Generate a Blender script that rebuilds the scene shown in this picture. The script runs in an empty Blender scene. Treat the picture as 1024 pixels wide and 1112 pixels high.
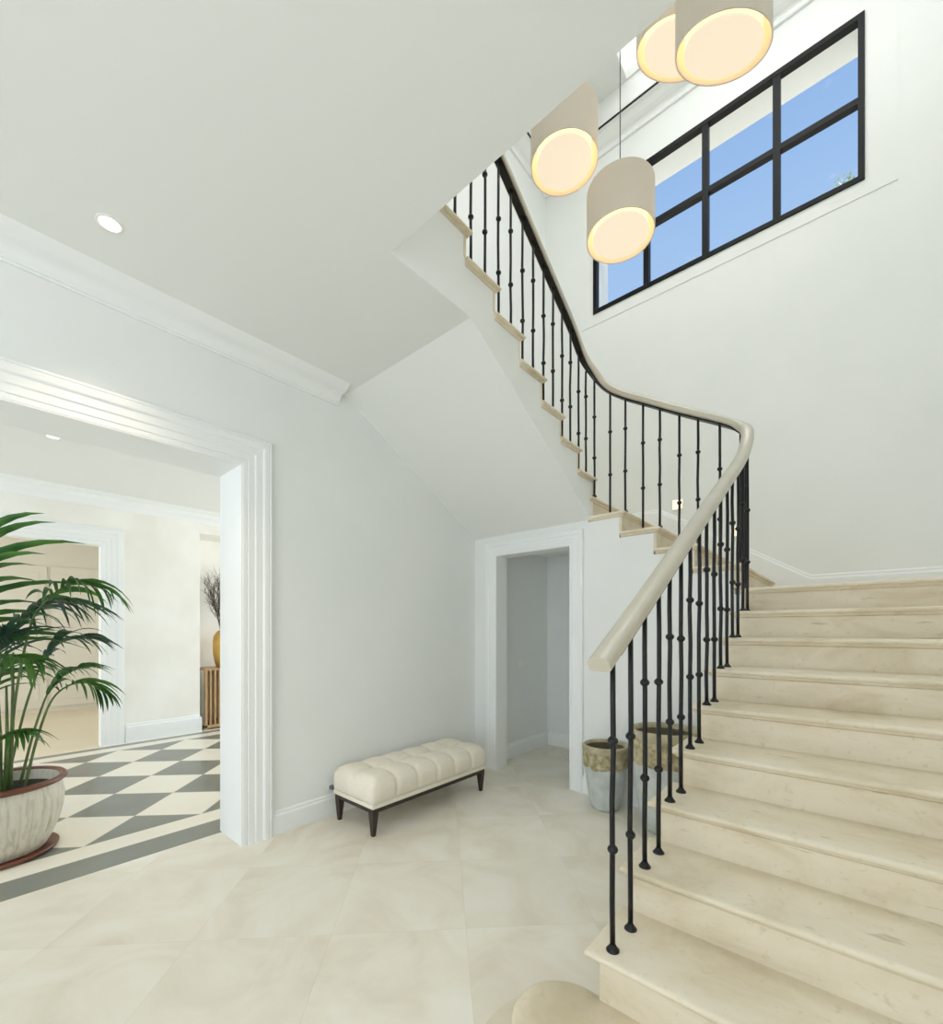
import bpy, bmesh, math, random
from mathutils import Vector, Matrix, noise
S = bpy.context.scene
C = S.collection
PI = math.pi

# ------------------------------------------------------------------ camera
ALPHA = 0.7166
cam_d = bpy.data.cameras.new('camera')
cam = bpy.data.objects.new('camera', cam_d); C.objects.link(cam)
cam.location = (0, 0, 1.4)
cam.rotation_euler = (PI / 2, 0, ALPHA)
cam_d.sensor_fit = 'HORIZONTAL'; cam_d.sensor_width = 36.0
cam_d.lens = 481.4 / 1024 * 36.0
cam_d.shift_y = (684.6 - 556.0) / 1112 * (1112 / 1024)
cam_d.clip_start = 0.02; cam_d.clip_end = 300
S.camera = cam

# ------------------------------------------------------------------ light and exposure
EXPOSURE = 0.0
SKYLIGHT_W, ENTRANCE_W, RIGHT_W, ROOM_W, PASSAGE_W, GALLERY_W = 52, 53, 26, 60, 60, 11
S.view_settings.view_transform = 'Standard'
S.view_settings.look = 'None'
S.view_settings.gamma = 1
S.view_settings.exposure = EXPOSURE
S.view_settings.use_curve_mapping = False
try:
    S.cycles.max_bounces = 14; S.cycles.diffuse_bounces = 10
    S.cycles.use_denoising = True
    S.cycles.sample_clamp_indirect = 6
except Exception:
    pass

def lin(r, g, b):
    f = lambda v: (v / 255 / 12.92) if v / 255 <= .04045 else ((v / 255 + .055) / 1.055) ** 2.4
    return (f(r), f(g), f(b), 1)

def build_world():
    w = bpy.data.worlds.new('World'); S.world = w; w.use_nodes = True
    nt = w.node_tree; n = nt.nodes; l = nt.links; n.clear()
    out = n.new('ShaderNodeOutputWorld'); bg = n.new('ShaderNodeBackground')
    tc = n.new('ShaderNodeTexCoord'); sep = n.new('ShaderNodeSeparateXYZ')
    l.new(tc.outputs['Generated'], sep.inputs[0])
    mp = n.new('ShaderNodeMapRange'); mp.inputs[1].default_value = 0; mp.inputs[2].default_value = 1.0
    l.new(sep.outputs['Z'], mp.inputs[0])
    cr = n.new('ShaderNodeValToRGB'); l.new(mp.outputs[0], cr.inputs[0])
    e = cr.color_ramp.elements
    e[0].position = 0; e[0].color = lin(205, 222, 245)
    e[1].position = 1; e[1].color = lin(112, 155, 218)
    m = cr.color_ramp.elements.new(.62); m.color = lin(166, 200, 243)
    m = cr.color_ramp.elements.new(.82); m.color = lin(132, 174, 232)
    mapn = n.new('ShaderNodeMapping'); mapn.inputs['Scale'].default_value = (7, 7, 16)
    mapn.inputs['Rotation'].default_value = (0.3, 0.6, 0.4)
    l.new(tc.outputs['Generated'], mapn.inputs[0])
    nz = n.new('ShaderNodeTexNoise'); nz.inputs['Scale'].default_value = 1.3; nz.inputs['Detail'].default_value = 7
    nz.inputs['Roughness'].default_value = .62
    l.new(mapn.outputs[0], nz.inputs[0])
    cl = n.new('ShaderNodeMapRange'); cl.inputs[1].default_value = .60; cl.inputs[2].default_value = .82
    cl.inputs[4].default_value = .75
    l.new(nz.outputs[0], cl.inputs[0])
    mx = n.new('ShaderNodeMixRGB'); mx.inputs[2].default_value = (.9, .93, .97, 1)
    l.new(cl.outputs[0], mx.inputs[0]); l.new(cr.outputs[0], mx.inputs[1])
    l.new(mx.outputs[0], bg.inputs[0]); bg.inputs[1].default_value = 1.0
    l.new(bg.outputs[0], out.inputs[0])
build_world()

sd = bpy.data.lights.new('sun', 'SUN'); sd.energy = 9.0; sd.angle = .01; sd.color = (1, .96, .9)
sun = bpy.data.objects.new('sun', sd); C.objects.link(sun); sun.location = (4, 8, 14)
sun.rotation_euler = Vector((-.55, .01, -.83)).to_track_quat('-Z', 'Y').to_euler()

def area(name, loc, rot, sx, sy, watts, col=(1, 1, 1)):
    d = bpy.data.lights.new(name, 'AREA'); d.shape = 'RECTANGLE'; d.size = sx; d.size_y = sy
    d.energy = watts; d.color = col
    o = bpy.data.objects.new(name, d); C.objects.link(o); o.location = loc; o.rotation_euler = rot
    return o
area('skylight_daylight', (-0.68, 2.85, 7.66), (0, 0, 0), 2.4, 2.4, SKYLIGHT_W, (.95, .98, 1))
area('entrance_fill', (-.85, -3.75, 1.45), (PI / 2, 0, 0), 3.0, 2.4, ENTRANCE_W, (.95, .98, 1))  # added lamp for daylight from behind the viewer, at the added glazing
area('right_fill', (.86, -1.25, 1.75), (0, PI / 2, 0), 1.6, 2.0, RIGHT_W, (.95, .98, 1))  # added lamp at an unseen opening, brightening the left wall
area('side_room_daylight', (-5.1, -3.2, 1.5), (PI / 2, 0, 0), 3.0, 2.5, ROOM_W, (.96, .985, 1))
area('side_room_far_fill', (-5.1, 5.6, 1.6), (-PI / 2, 0, 0), 2.8, 2.4, ROOM_W * 1.3, (.96, .985, 1))  # added lamp at the hidden end, brightening the side room's far wall
area('gallery_fill', (-1.2, -0.9, 5.9), (PI / 2, 0, 0), 3.2, 2.2, GALLERY_W, (.95, .98, 1))  # added fill lamp; the gallery back wall has no window
area('passage_fill', (-8.6, -2.7, 1.6), (PI / 2, 0, 0), 2.6, 2.4, PASSAGE_W, (.93, .97, 1))  # area lamp inside the passage; no window is built there

# ------------------------------------------------------------------ helpers
def principled(name, col, rough=.6, metal=0.0, spec=None, coat=0.0):
    m = bpy.data.materials.new(name); m.use_nodes = True
    b = m.node_tree.nodes['Principled BSDF']
    b.inputs['Base Color'].default_value = col
    b.inputs['Roughness'].default_value = rough
    b.inputs['Metallic'].default_value = metal
    if spec is not None: b.inputs['Specular IOR Level'].default_value = spec
    if coat: b.inputs['Coat Weight'].default_value = coat
    return m, m.node_tree, b

def noisy(name, c1, c2, scale=4.0, detail=6, rough=.6, bump=0.0, bump_scale=60, lo=.3, hi=.7, stretch=(1, 1, 1), **kw):
    m, nt, b = principled(name, c1, rough, **kw)
    n, l = nt.nodes, nt.links
    tc = n.new('ShaderNodeTexCoord'); mp = n.new('ShaderNodeMapping'); mp.inputs['Scale'].default_value = stretch
    l.new(tc.outputs['Object'], mp.inputs[0])
    nz = n.new('ShaderNodeTexNoise'); nz.inputs['Scale'].default_value = scale; nz.inputs['Detail'].default_value = detail
    l.new(mp.outputs[0], nz.inputs[0])
    mr = n.new('ShaderNodeMapRange'); mr.inputs[1].default_value = lo; mr.inputs[2].default_value = hi
    l.new(nz.outputs[0], mr.inputs[0])
    mx = n.new('ShaderNodeMixRGB'); mx.inputs[1].default_value = c1; mx.inputs[2].default_value = c2
    l.new(mr.outputs[0], mx.inputs[0]); l.new(mx.outputs[0], b.inputs['Base Color'])
    if bump:
        n2 = n.new('ShaderNodeTexNoise'); n2.inputs['Scale'].default_value = bump_scale; n2.inputs['Detail'].default_value = 4
        l.new(mp.outputs[0], n2.inputs[0])
        bp = n.new('ShaderNodeBump'); bp.inputs['Strength'].default_value = bump; bp.inputs['Distance'].default_value = .01
        l.new(n2.outputs[0], bp.inputs['Height']); l.new(bp.outputs[0], b.inputs['Normal'])
    return m

def math_node(nt, op, a, b=None, c=None):
    n = nt.nodes.new('ShaderNodeMath'); n.operation = op
    for i, v in enumerate((a, b, c)):
        if v is None: continue
        if isinstance(v, (int, float)): n.inputs[i].default_value = v
        else: nt.links.new(v, n.inputs[i])
    return n.outputs[0]

M = {}
M['wall'] = noisy('wall_paint', lin(231, 234, 232), lin(235, 237, 236), 1.5, 3, .85)
M['ceiling'] = noisy('ceiling_paint', lin(231, 233, 231), lin(232, 234, 232), 1.2, 3, .9)
M['trim'] = noisy('trim_paint', lin(236, 239, 239), lin(239, 241, 241), 2, 2, .5)
M['plaster2'] = noisy('side_room_plaster', lin(236, 234, 227), lin(243, 242, 237), 2.2, 7, .85, lo=.35, hi=.65)
M['passage'] = noisy('passage_paint', lin(226, 223, 215), lin(229, 227, 219), 1.5, 3, .85)

def stone_material(name, base, dark, light, spot=True, rough=.42):
    m, nt, b = principled(name, base, rough, spec=.35)
    n, l = nt.nodes, nt.links
    tc = n.new('ShaderNodeTexCoord')
    mp = n.new('ShaderNodeMapping'); mp.inputs['Scale'].default_value = (1, 1, 2.5); l.new(tc.outputs['Object'], mp.inputs[0])
    a = n.new('ShaderNodeTexNoise'); a.inputs['Scale'].default_value = 2.6; a.inputs['Detail'].default_value = 9; a.inputs['Roughness'].default_value = .62
    a.inputs['Distortion'].default_value = .6
    l.new(mp.outputs[0], a.inputs[0])
    r = n.new('ShaderNodeValToRGB'); l.new(a.outputs[0], r.inputs[0])
    e = r.color_ramp.elements; e[0].position = .3; e[0].color = dark; e[1].position = .72; e[1].color = light
    k = r.color_ramp.elements.new(.5); k.color = base
    f = n.new('ShaderNodeTexNoise'); f.inputs['Scale'].default_value = 38; f.inputs['Detail'].default_value = 3
    l.new(tc.outputs['Object'], f.inputs[0])
    fr = n.new('ShaderNodeMapRange'); fr.inputs[1].default_value = .62; fr.inputs[2].default_value = .72; fr.inputs[4].default_value = .55 if spot else .15
    l.new(f.outputs[0], fr.inputs[0])
    mx = n.new('ShaderNodeMixRGB'); l.new(fr.outputs[0], mx.inputs[0]); l.new(r.outputs[0], mx.inputs[1]); mx.inputs[2].default_value = dark
    pz = n.new('ShaderNodeTexNoise'); pz.inputs['Scale'].default_value = 14; pz.inputs['Detail'].default_value = 5
    mp2 = n.new('ShaderNodeMapping'); mp2.inputs['Scale'].default_value = (.5, 1.2, 3); l.new(tc.outputs['Object'], mp2.inputs[0]); l.new(mp2.outputs[0], pz.inputs[0])
    pr = n.new('ShaderNodeMapRange'); pr.inputs[1].default_value = .66; pr.inputs[2].default_value = .74; pr.inputs[4].default_value = .6
    l.new(pz.outputs[0], pr.inputs[0])
    m3 = n.new('ShaderNodeMixRGB'); l.new(pr.outputs[0], m3.inputs[0]); l.new(mx.outputs[0], m3.inputs[1]); m3.inputs[2].default_value = lin(176, 160, 130)
    l.new(m3.outputs[0], b.inputs['Base Color'])
    return m
M['step'] = stone_material('limestone_step', lin(223, 212, 189), lin(204, 190, 161), lin(232, 223, 204))
M['curb'] = stone_material('limestone_plinth', lin(217, 209, 190), lin(205, 195, 173), lin(225, 218, 201))

def floor_material():
    m, nt, b = principled('limestone_floor', lin(214, 206, 186), .34, spec=.4)
    n, l = nt.nodes, nt.links
    geo = n.new('ShaderNodeNewGeometry'); sep = n.new('ShaderNodeSeparateXYZ'); l.new(geo.outputs['Position'], sep.inputs[0])
    X, Y = sep.outputs['X'], sep.outputs['Y']
    u = math_node(nt, 'DIVIDE', math_node(nt, 'ADD', math_node(nt, 'ADD', X, Y), .71), .877)
    v = math_node(nt, 'DIVIDE', math_node(nt, 'ADD', math_node(nt, 'SUBTRACT', X, Y), 2.94), .877)
    def edge(t):
        fr = math_node(nt, 'FRACT', t)
        return math_node(nt, 'MINIMUM', fr, math_node(nt, 'SUBTRACT', 1, fr))
    ed = math_node(nt, 'MINIMUM', edge(u), edge(v))
    joint = math_node(nt, 'LESS_THAN', ed, .0022)
    cb = n.new('ShaderNodeCombineXYZ'); l.new(math_node(nt, 'FLOOR', u), cb.inputs[0]); l.new(math_node(nt, 'FLOOR', v), cb.inputs[1])
    wn = n.new('ShaderNodeTexWhiteNoise'); wn.noise_dimensions = '3D'; l.new(cb.outputs[0], wn.inputs[0])
    off = n.new('ShaderNodeVectorMath'); off.operation = 'SCALE'; off.inputs['Scale'].default_value = 7
    l.new(wn.outputs['Color'], off.inputs[0])
    ad = n.new('ShaderNodeVectorMath'); ad.operation = 'ADD'; l.new(off.outputs[0], ad.inputs[0]); l.new(geo.outputs['Position'], ad.inputs[1])
    a = n.new('ShaderNodeTexNoise'); a.inputs['Scale'].default_value = 2.2; a.inputs['Detail'].default_value = 9; a.inputs['Roughness'].default_value = .55
    a.inputs['Distortion'].default_value = 1.2
    l.new(ad.outputs[0], a.inputs[0])
    r = n.new('ShaderNodeValToRGB'); l.new(a.outputs[0], r.inputs[0])
    e = r.color_ramp.elements; e[0].position = .32; e[0].color = lin(217, 210, 193); e[1].position = .7; e[1].color = lin(234, 230, 220)
    k = r.color_ramp.elements.new(.5); k.color = lin(228, 222, 208)
    tint = n.new('ShaderNodeMixRGB'); tint.blend_type = 'MULTIPLY'; tint.inputs[0].default_value = 1
    g = math_node(nt, 'ADD', math_node(nt, 'MULTIPLY', wn.outputs['Value'], .05), .95)
    l.new(r.outputs[0], tint.inputs[1]); l.new(g, tint.inputs[2])
    mx = n.new('ShaderNodeMixRGB'); l.new(math_node(nt, 'MULTIPLY', joint, .22), mx.inputs[0]); l.new(tint.outputs[0], mx.inputs[1]); mx.inputs[2].default_value = lin(170, 160, 138)
    l.new(mx.outputs[0], b.inputs['Base Color'])
    return m
M['floor'] = floor_material()

def checker_material():
    m, nt, b = principled('checker_floor', lin(230, 225, 212), .28, spec=.4)
    n, l = nt.nodes, nt.links
    geo = n.new('ShaderNodeNewGeometry'); sep = n.new('ShaderNodeSeparateXYZ'); l.new(geo.outputs['Position'], sep.inputs[0])
    X, Y = sep.outputs['X'], sep.outputs['Y']
    u = math_node(nt, 'DIVIDE', math_node(nt, 'ADD', math_node(nt, 'ADD', X, Y), 3.262), .682)
    v = math_node(nt, 'DIVIDE', math_node(nt, 'ADD', math_node(nt, 'SUBTRACT', X, Y), 4.288), .682)
    s = math_node(nt, 'ADD', math_node(nt, 'FLOOR', u), math_node(nt, 'FLOOR', v))
    odd = math_node(nt, 'ABSOLUTE', math_node(nt, 'MODULO', s, 2))
    odd = math_node(nt, 'GREATER_THAN', odd, .5)
    inside = math_node(nt, 'MULTIPLY', math_node(nt, 'LESS_THAN', X, -3.775), math_node(nt, 'GREATER_THAN', X, -6.50))
    dark = math_node(nt, 'MULTIPLY', odd, inside)
    band = math_node(nt, 'GREATER_THAN', X, -3.575)
    band2 = math_node(nt, 'MULTIPLY', math_node(nt, 'LESS_THAN', X, -6.695), math_node(nt, 'GREATER_THAN', X, -6.815))
    dark = math_node(nt, 'MAXIMUM', math_node(nt, 'MAXIMUM', dark, band), band2)
    a = n.new('ShaderNodeTexNoise'); a.inputs['Scale'].default_value = 3; a.inputs['Detail'].default_value = 8
    l.new(geo.outputs['Position'], a.inputs[0])
    cd = n.new('ShaderNodeMixRGB'); l.new(a.outputs[0], cd.inputs[0]); cd.inputs[1].default_value = lin(112, 115, 108); cd.inputs[2].default_value = lin(138, 140, 132)
    cw = n.new('ShaderNodeMixRGB'); l.new(a.outputs[0], cw.inputs[0]); cw.inputs[1].default_value = lin(228, 222, 206); cw.inputs[2].default_value = lin(238, 234, 222)
    mx = n.new('ShaderNodeMixRGB'); l.new(dark, mx.inputs[0]); l.new(cw.outputs[0], mx.inputs[1]); l.new(cd.outputs[0], mx.inputs[2])
    def edge(t):
        fr = math_node(nt, 'FRACT', t)
        return math_node(nt, 'MINIMUM', fr, math_node(nt, 'SUBTRACT', 1, fr))
    j = math_node(nt, 'MULTIPLY', math_node(nt, 'LESS_THAN', math_node(nt, 'MINIMUM', edge(u), edge(v)), .006), inside)
    m2 = n.new('ShaderNodeMixRGB'); l.new(math_node(nt, 'MULTIPLY', j, .5), m2.inputs[0]); l.new(mx.outputs[0], m2.inputs[1]); m2.inputs[2].default_value = lin(195, 190, 176)
    l.new(m2.outputs[0], b.inputs['Base Color'])
    return m
M['checker'] = checker_material()
M['passage_floor'] = noisy('passage_floor_stone', lin(224, 213, 191), lin(229, 219, 199), 2, 6, .4)
M['iron'] = noisy('wrought_iron', lin(17, 18, 20), lin(26, 27, 28), 30, 4, .38, spec=.35)
M['rail'] = noisy('painted_handrail', lin(190, 183, 166), lin(196, 190, 174), 8, 3, .34, coat=.4)
M['frame'] = noisy('black_window_metal', lin(6, 7, 9), lin(10, 11, 13), 20, 2, .45, spec=.2)
M['fabric'] = noisy('cream_upholstery', lin(232, 226, 212), lin(224, 217, 201), 90, 3, .85, bump=.15, bump_scale=500)
M['darkwood'] = noisy('dark_wood', lin(52, 38, 32), lin(38, 27, 23), 12, 5, .4, stretch=(6, 1, 1))
M['oak'] = noisy('oak_wood', lin(190, 160, 120), lin(165, 134, 96), 9, 6, .5, stretch=(8, 8, 1))
M['gold'] = noisy('gold_vase', lin(214, 178, 96), lin(176, 136, 62), 4, 5, .35, metal=.55)
M['glaze'] = noisy('pale_grey_glaze', lin(200, 206, 203), lin(168, 176, 172), 9, 9, .3, bump=.3, bump_scale=30, lo=.35, hi=.75)
M['crust'] = noisy('lichen_band', lin(196, 186, 152), lin(140, 128, 96), 24, 9, .8, bump=.8, bump_scale=60, lo=.35, hi=.65)
M['rimclay'] = noisy('weathered_rim', lin(188, 180, 150), lin(150, 141, 114), 14, 8, .6, bump=.3, bump_scale=50)
M['potinside'] = noisy('pot_inside', lin(120, 112, 90), lin(92, 84, 66), 14, 6, .8)
M['ribglaze'] = noisy('ribbed_pot_glaze', lin(212, 207, 191), lin(168, 158, 136), 9, 9, .45, bump=.3, bump_scale=40, lo=.48, hi=.85, stretch=(5, 5, 1))
M['brownglaze'] = noisy('brown_glazed_clay', lin(122, 72, 50), lin(88, 50, 36), 9, 6, .35)
M['soil'] = noisy('potting_soil', lin(52, 42, 34), lin(30, 24, 20), 50, 6, .95, bump=1, bump_scale=60)
M['twig'] = noisy('dry_twig', lin(96, 78, 66), lin(66, 52, 44), 20, 4, .8)
M['cane'] = noisy('palm_stem', lin(96, 118, 62), lin(66, 88, 46), 12, 4, .5)
M['white_metal'] = principled('white_metal', lin(238, 238, 234), .4)[0]
M['plastic'] = principled('white_plastic', lin(236, 236, 230), .35)[0]
M['grey_plastic'] = principled('grey_plastic', lin(96, 100, 110), .4)[0]
M['ground'] = noisy('outdoor_ground', lin(206, 200, 184), lin(188, 182, 164), 1, 6, .95)
M['bark'] = noisy('tree_bark', lin(110, 92, 74), lin(80, 66, 52), 8, 6, .9)

def leaf_material(name, c1, c2):
    m, nt, b = principled(name, c1, .42)
    n, l = nt.nodes, nt.links
    a = n.new('ShaderNodeTexNoise'); a.inputs['Scale'].default_value = 5
    tc = n.new('ShaderNodeTexCoord'); l.new(tc.outputs['Object'], a.inputs[0])
    mr = n.new('ShaderNodeMapRange'); mr.inputs[1].default_value = .35; mr.inputs[2].default_value = .65; l.new(a.outputs[0], mr.inputs[0])
    mx = n.new('ShaderNodeMixRGB'); mx.inputs[1].default_value = c1; mx.inputs[2].default_value = c2
    l.new(mr.outputs[0], mx.inputs[0]); l.new(mx.outputs[0], b.inputs['Base Color'])
    tr = n.new('ShaderNodeBsdfTranslucent'); l.new(mx.outputs[0], tr.inputs[0])
    ms = n.new('ShaderNodeMixShader'); ms.inputs[0].default_value = .25
    l.new(b.outputs[0], ms.inputs[1]); l.new(tr.outputs[0], ms.inputs[2])
    l.new(ms.outputs[0], n['Material Output'].inputs[0])
    return m
M['leaf'] = leaf_material('palm_leaf', lin(78, 124, 52), lin(44, 88, 40))
M['leaf_blue'] = leaf_material('palm_leaf_bluish', lin(70, 104, 84), lin(42, 74, 58))
M['tree_leaf'] = leaf_material('tree_leaf', lin(150, 170, 120), lin(190, 200, 170))

def emis(name, col, st, base=(.8, .8, .8, 1)):
    m, nt, b = principled(name, base, .6)
    b.inputs['Emission Color'].default_value = col; b.inputs['Emission Strength'].default_value = st
    return m
M['bulb'] = emis('downlight_lens', (1, .96, .88, 1), 6)
M['diffuser'] = emis('lit_diffuser', lin(255, 236, 208), .88, lin(120, 112, 100))
M['drum'] = emis('lit_inner_drum', (1, .78, .44, 1), 1.15, lin(220, 205, 180))
M['steplight'] = emis('lit_step_light', (1, .74, .40, 1), 1.1)
M['skyglass'] = emis('lit_skylight_glazing', (1, 1, 1, 1), 1.05, lin(240, 240, 240))

def shade_material():
    m, nt, b = principled('pleated_shade', lin(226, 214, 198), .9)
    n, l = nt.nodes, nt.links
    tc = n.new('ShaderNodeTexCoord'); sep = n.new('ShaderNodeSeparateXYZ'); l.new(tc.outputs['Object'], sep.inputs[0])
    ang = math_node(nt, 'ARCTAN2', sep.outputs['Y'], sep.outputs['X'])
    w = math_node(nt, 'SINE', math_node(nt, 'MULTIPLY', ang, 130))
    t = math_node(nt, 'ADD', math_node(nt, 'MULTIPLY', w, .18), .5)
    mx = n.new('ShaderNodeMixRGB'); mx.inputs[1].default_value = lin(226, 216, 202); mx.inputs[2].default_value = lin(237, 230, 219)
    l.new(t, mx.inputs[0]); l.new(mx.outputs[0], b.inputs['Base Color'])
    tr = n.new('ShaderNodeBsdfTranslucent'); tr.inputs[0].default_value = lin(220, 205, 180)
    ms = n.new('ShaderNodeMixShader'); ms.inputs[0].default_value = .06
    l.new(b.outputs[0], ms.inputs[1]); l.new(tr.outputs[0], ms.inputs[2]); l.new(ms.outputs[0], n['Material Output'].inputs[0])
    return m
M['shade'] = shade_material()

def glass_material():
    m = bpy.data.materials.new('window_glass'); m.use_nodes = True
    nt = m.node_tree; n = nt.nodes; l = nt.links; n.clear()
    o = n.new('ShaderNodeOutputMaterial'); t = n.new('ShaderNodeBsdfTransparent'); g = n.new('ShaderNodeBsdfGlossy'); g.inputs['Roughness'].default_value = .02
    fr = n.new('ShaderNodeFresnel'); fr.inputs[0].default_value = 1.03
    ms = n.new('ShaderNodeMixShader'); l.new(fr.outputs[0], ms.inputs[0]); l.new(t.outputs[0], ms.inputs[1]); l.new(g.outputs[0], ms.inputs[2]); l.new(ms.outputs[0], o.inputs[0])
    t.inputs[0].default_value = (.97, .98, .98, 1)
    return m
M['glass'] = glass_material()

# ---- mesh helpers
def box(bm, x0, x1, y0, y1, z0, z1, bev=0.0, seg=2):
    vs = [bm.verts.new((x, y, z)) for z in (z0, z1) for y in (y0, y1) for x in (x0, x1)]
    fs = [(0, 2, 3, 1), (4, 5, 7, 6), (0, 1, 5, 4), (2, 6, 7, 3), (0, 4, 6, 2), (1, 3, 7, 5)]
    faces = [bm.faces.new([vs[i] for i in f]) for f in fs]
    if bev:
        es = list({e for f in faces for e in f.edges})
        bmesh.ops.bevel(bm, geom=es, offset=bev, segments=seg, affect='EDGES', profile=.5)

def prism(bm, pts, axis, a0, a1):
    """polygon given in the two other axes, pushed along axis from a0 to a1"""
    def mk(p, a):
        if axis == 'X': return (a, p[0], p[1])
        if axis == 'Y': return (p[0], a, p[1])
        return (p[0], p[1], a)
    A = [bm.verts.new(mk(p, a0)) for p in pts]; B = [bm.verts.new(mk(p, a1)) for p in pts]
    n = len(pts)
    f1 = bm.faces.new(A); f2 = bm.faces.new(B[::-1])
    for i in range(n): bm.faces.new((A[i], A[(i + 1) % n], B[(i + 1) % n], B[i]))
    return f1, f2

def sweep_profile(bm, path, prof, closed_prof=True):
    """path: list of (origin, u-axis, v-axis); prof: list of (u, v)"""
    rings = []
    for (o, u, v) in path:
        rings.append([bm.verts.new(o + u * a + v * b) for a, b in prof])
    n = len(prof)
    for r0, r1 in zip(rings, rings[1:]):
        for i in range(n if closed_prof else n - 1):
            bm.faces.new((r0[i], r0[(i + 1) % n], r1[(i + 1) % n], r1[i]))
    if closed_prof:
        bm.faces.new(rings[0][::-1]); bm.faces.new(rings[-1])

def lathe(bm, prof, segs=32, o=(0, 0, 0), fn=None, cap=True):
    rings = []
    for r, z in prof:
        ring = []
        for i in range(segs):
            a = 2 * PI * i / segs
            rr = r if fn is None else fn(r, z, a)
            ring.append(bm.verts.new((o[0] + rr * math.cos(a), o[1] + rr * math.sin(a), o[2] + z)))
        rings.append(ring)
    for a, b in zip(rings, rings[1:]):
        for i in range(segs): bm.faces.new((a[i], a[(i + 1) % segs], b[(i + 1) % segs], b[i]))
    if cap:
        bm.faces.new(rings[0][::-1]); bm.faces.new(rings[-1])

def tube(bm, pts, radii, segs=8):
    pts = [Vector(p) for p in pts]; rings = []
    if isinstance(radii, (int, float)): radii = [radii] * len(pts)
    up = Vector((0, 0, 1))
    for i, p in enumerate(pts):
        t = (pts[min(i + 1, len(pts) - 1)] - pts[max(i - 1, 0)]).normalized()
        ref = up if abs(t.dot(up)) < .95 else Vector((1, 0, 0))
        u = t.cross(ref).normalized(); v = u.cross(t).normalized()
        rings.append([bm.verts.new(p + (u * math.cos(2 * PI * k / segs) + v * math.sin(2 * PI * k / segs)) * radii[i]) for k in range(segs)])
    for a, b in zip(rings, rings[1:]):
        for k in range(segs): bm.faces.new((a[k], a[(k + 1) % segs], b[(k + 1) % segs], b[k]))
    bm.faces.new(rings[0][::-1]); bm.faces.new(rings[-1])

def obj(name, bm, mat, parent=None, smooth=False, autosmooth=None):
    bmesh.ops.recalc_face_normals(bm, faces=bm.faces)
    me = bpy.data.meshes.new(name); bm.to_mesh(me); bm.free()
    if not isinstance(mat, (list, tuple)): mat = [mat]
    for m in mat: me.materials.append(m)
    if smooth or autosmooth:
        for p in me.polygons: p.use_smooth = True
        if autosmooth:
            try: me.set_sharp_from_angle(angle=math.radians(autosmooth))
            except Exception: pass
    o = bpy.data.objects.new(name, me); C.objects.link(o)
    if parent: o.parent = parent
    return o

def struct(name, bm, mat, parent=None, **k):
    o = obj(name, bm, mat, parent, **k)
    if parent is None: o['kind'] = 'structure'
    return o

def thing(name, label, cat, loc=(0, 0, 0), rz=0, group=None):
    o = bpy.data.objects.new(name, None); C.objects.link(o); o.location = loc; o.rotation_euler = (0, 0, rz)
    o.empty_display_size = .1
    o['label'] = label; o['category'] = cat
    if group: o['group'] = group
    return o

def tag(o, label, cat, group=None):
    o['label'] = label; o['category'] = cat
    if group: o['group'] = group
    return o

def copy_tree(o, parent=None):
    c = o.copy(); C.objects.link(c); c.parent = parent
    for ch in list(o.children): copy_tree(ch, c)
    return c

# ------------------------------------------------------------------ key measures
XL = -3.023      # left hall wall
XU = -3.15       # left wall of the stairwell above
XR = 0.90        # right wall
YD = 3.528       # wall with the small door
YF = 5.12        # window wall
ZC = 3.241       # hall ceiling
RISE, GO = 0.1695, 0.2743
XI = -1.715      # inner face of the third flight
XS = -0.625      # inner face of the first flight
YB = -4.0
ZG = 24 * RISE   # gallery floor
ZT = 7.6         # stairwell ceiling
def XB(y): return -.611 + .025 * (y - 1.42)      # baluster line of flight 1
def XE(y): return XB(y) - .036                  # its stone side
def Y1(k): return 1.361 + (k - 2) * GO            # nosings of flight 1 (2..10)
def X2(k): return -0.595 - (k - 11) * 0.2735        # nosings of flight 2 (11..15)
def Y3(k): return 3.594 - (k - 16) * 0.2736       # nosings of flight 3 (16..24)
XRM = -3.345     # side room face of the thick wall
XF = -6.87       # far wall of the side room
OY0, OY1, OZ = -1.55, 1.19, 2.48   # big opening

# ------------------------------------------------------------------ setting
bm = bmesh.new(); box(bm, XRM + .015, XR + .3, YB, YF + .2, -.1, 0)
struct('floor', bm, M['floor'])
bm = bmesh.new(); box(bm, XF - .55, XRM + .015, YB, 6.0, -.1, 0)
struct('floor_side_room', bm, M['checker'])
bm = bmesh.new(); box(bm, -11.0, XF + .05, YB, 1.12, -.099, .0012); box(bm, -11.0, XF - .12, 1.12, 1.9, -.099, .0012)
struct('floor_passage', bm, M['passage_floor'])

# left hall wall with the wide opening (outline in Y,Z goes round the opening)
def pitch3(y): return 16 * RISE + (Y3(16) - y) * RISE / .2736
bm = bmesh.new()
prism(bm, [(YB, 0), (OY0, 0), (OY0, OZ), (OY1, OZ), (OY1, 0), (YF, 0), (YF, 2.30), (3.5, 2.36), (2.0, 3.27), (YB, 3.27)], 'X', XRM, XL)
struct('wall_left', bm, M['wall'])
bm = bmesh.new(); box(bm, XRM, XU, -1.3, YF + .34, 3.27, ZT + .5)
prism(bm, [(2.0, 3.27), (3.5, 2.36), (YF, 2.30), (YF, 3.27)], 'X', XRM, XU)
struct('wall_upper_left', bm, M['wall'])

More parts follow.
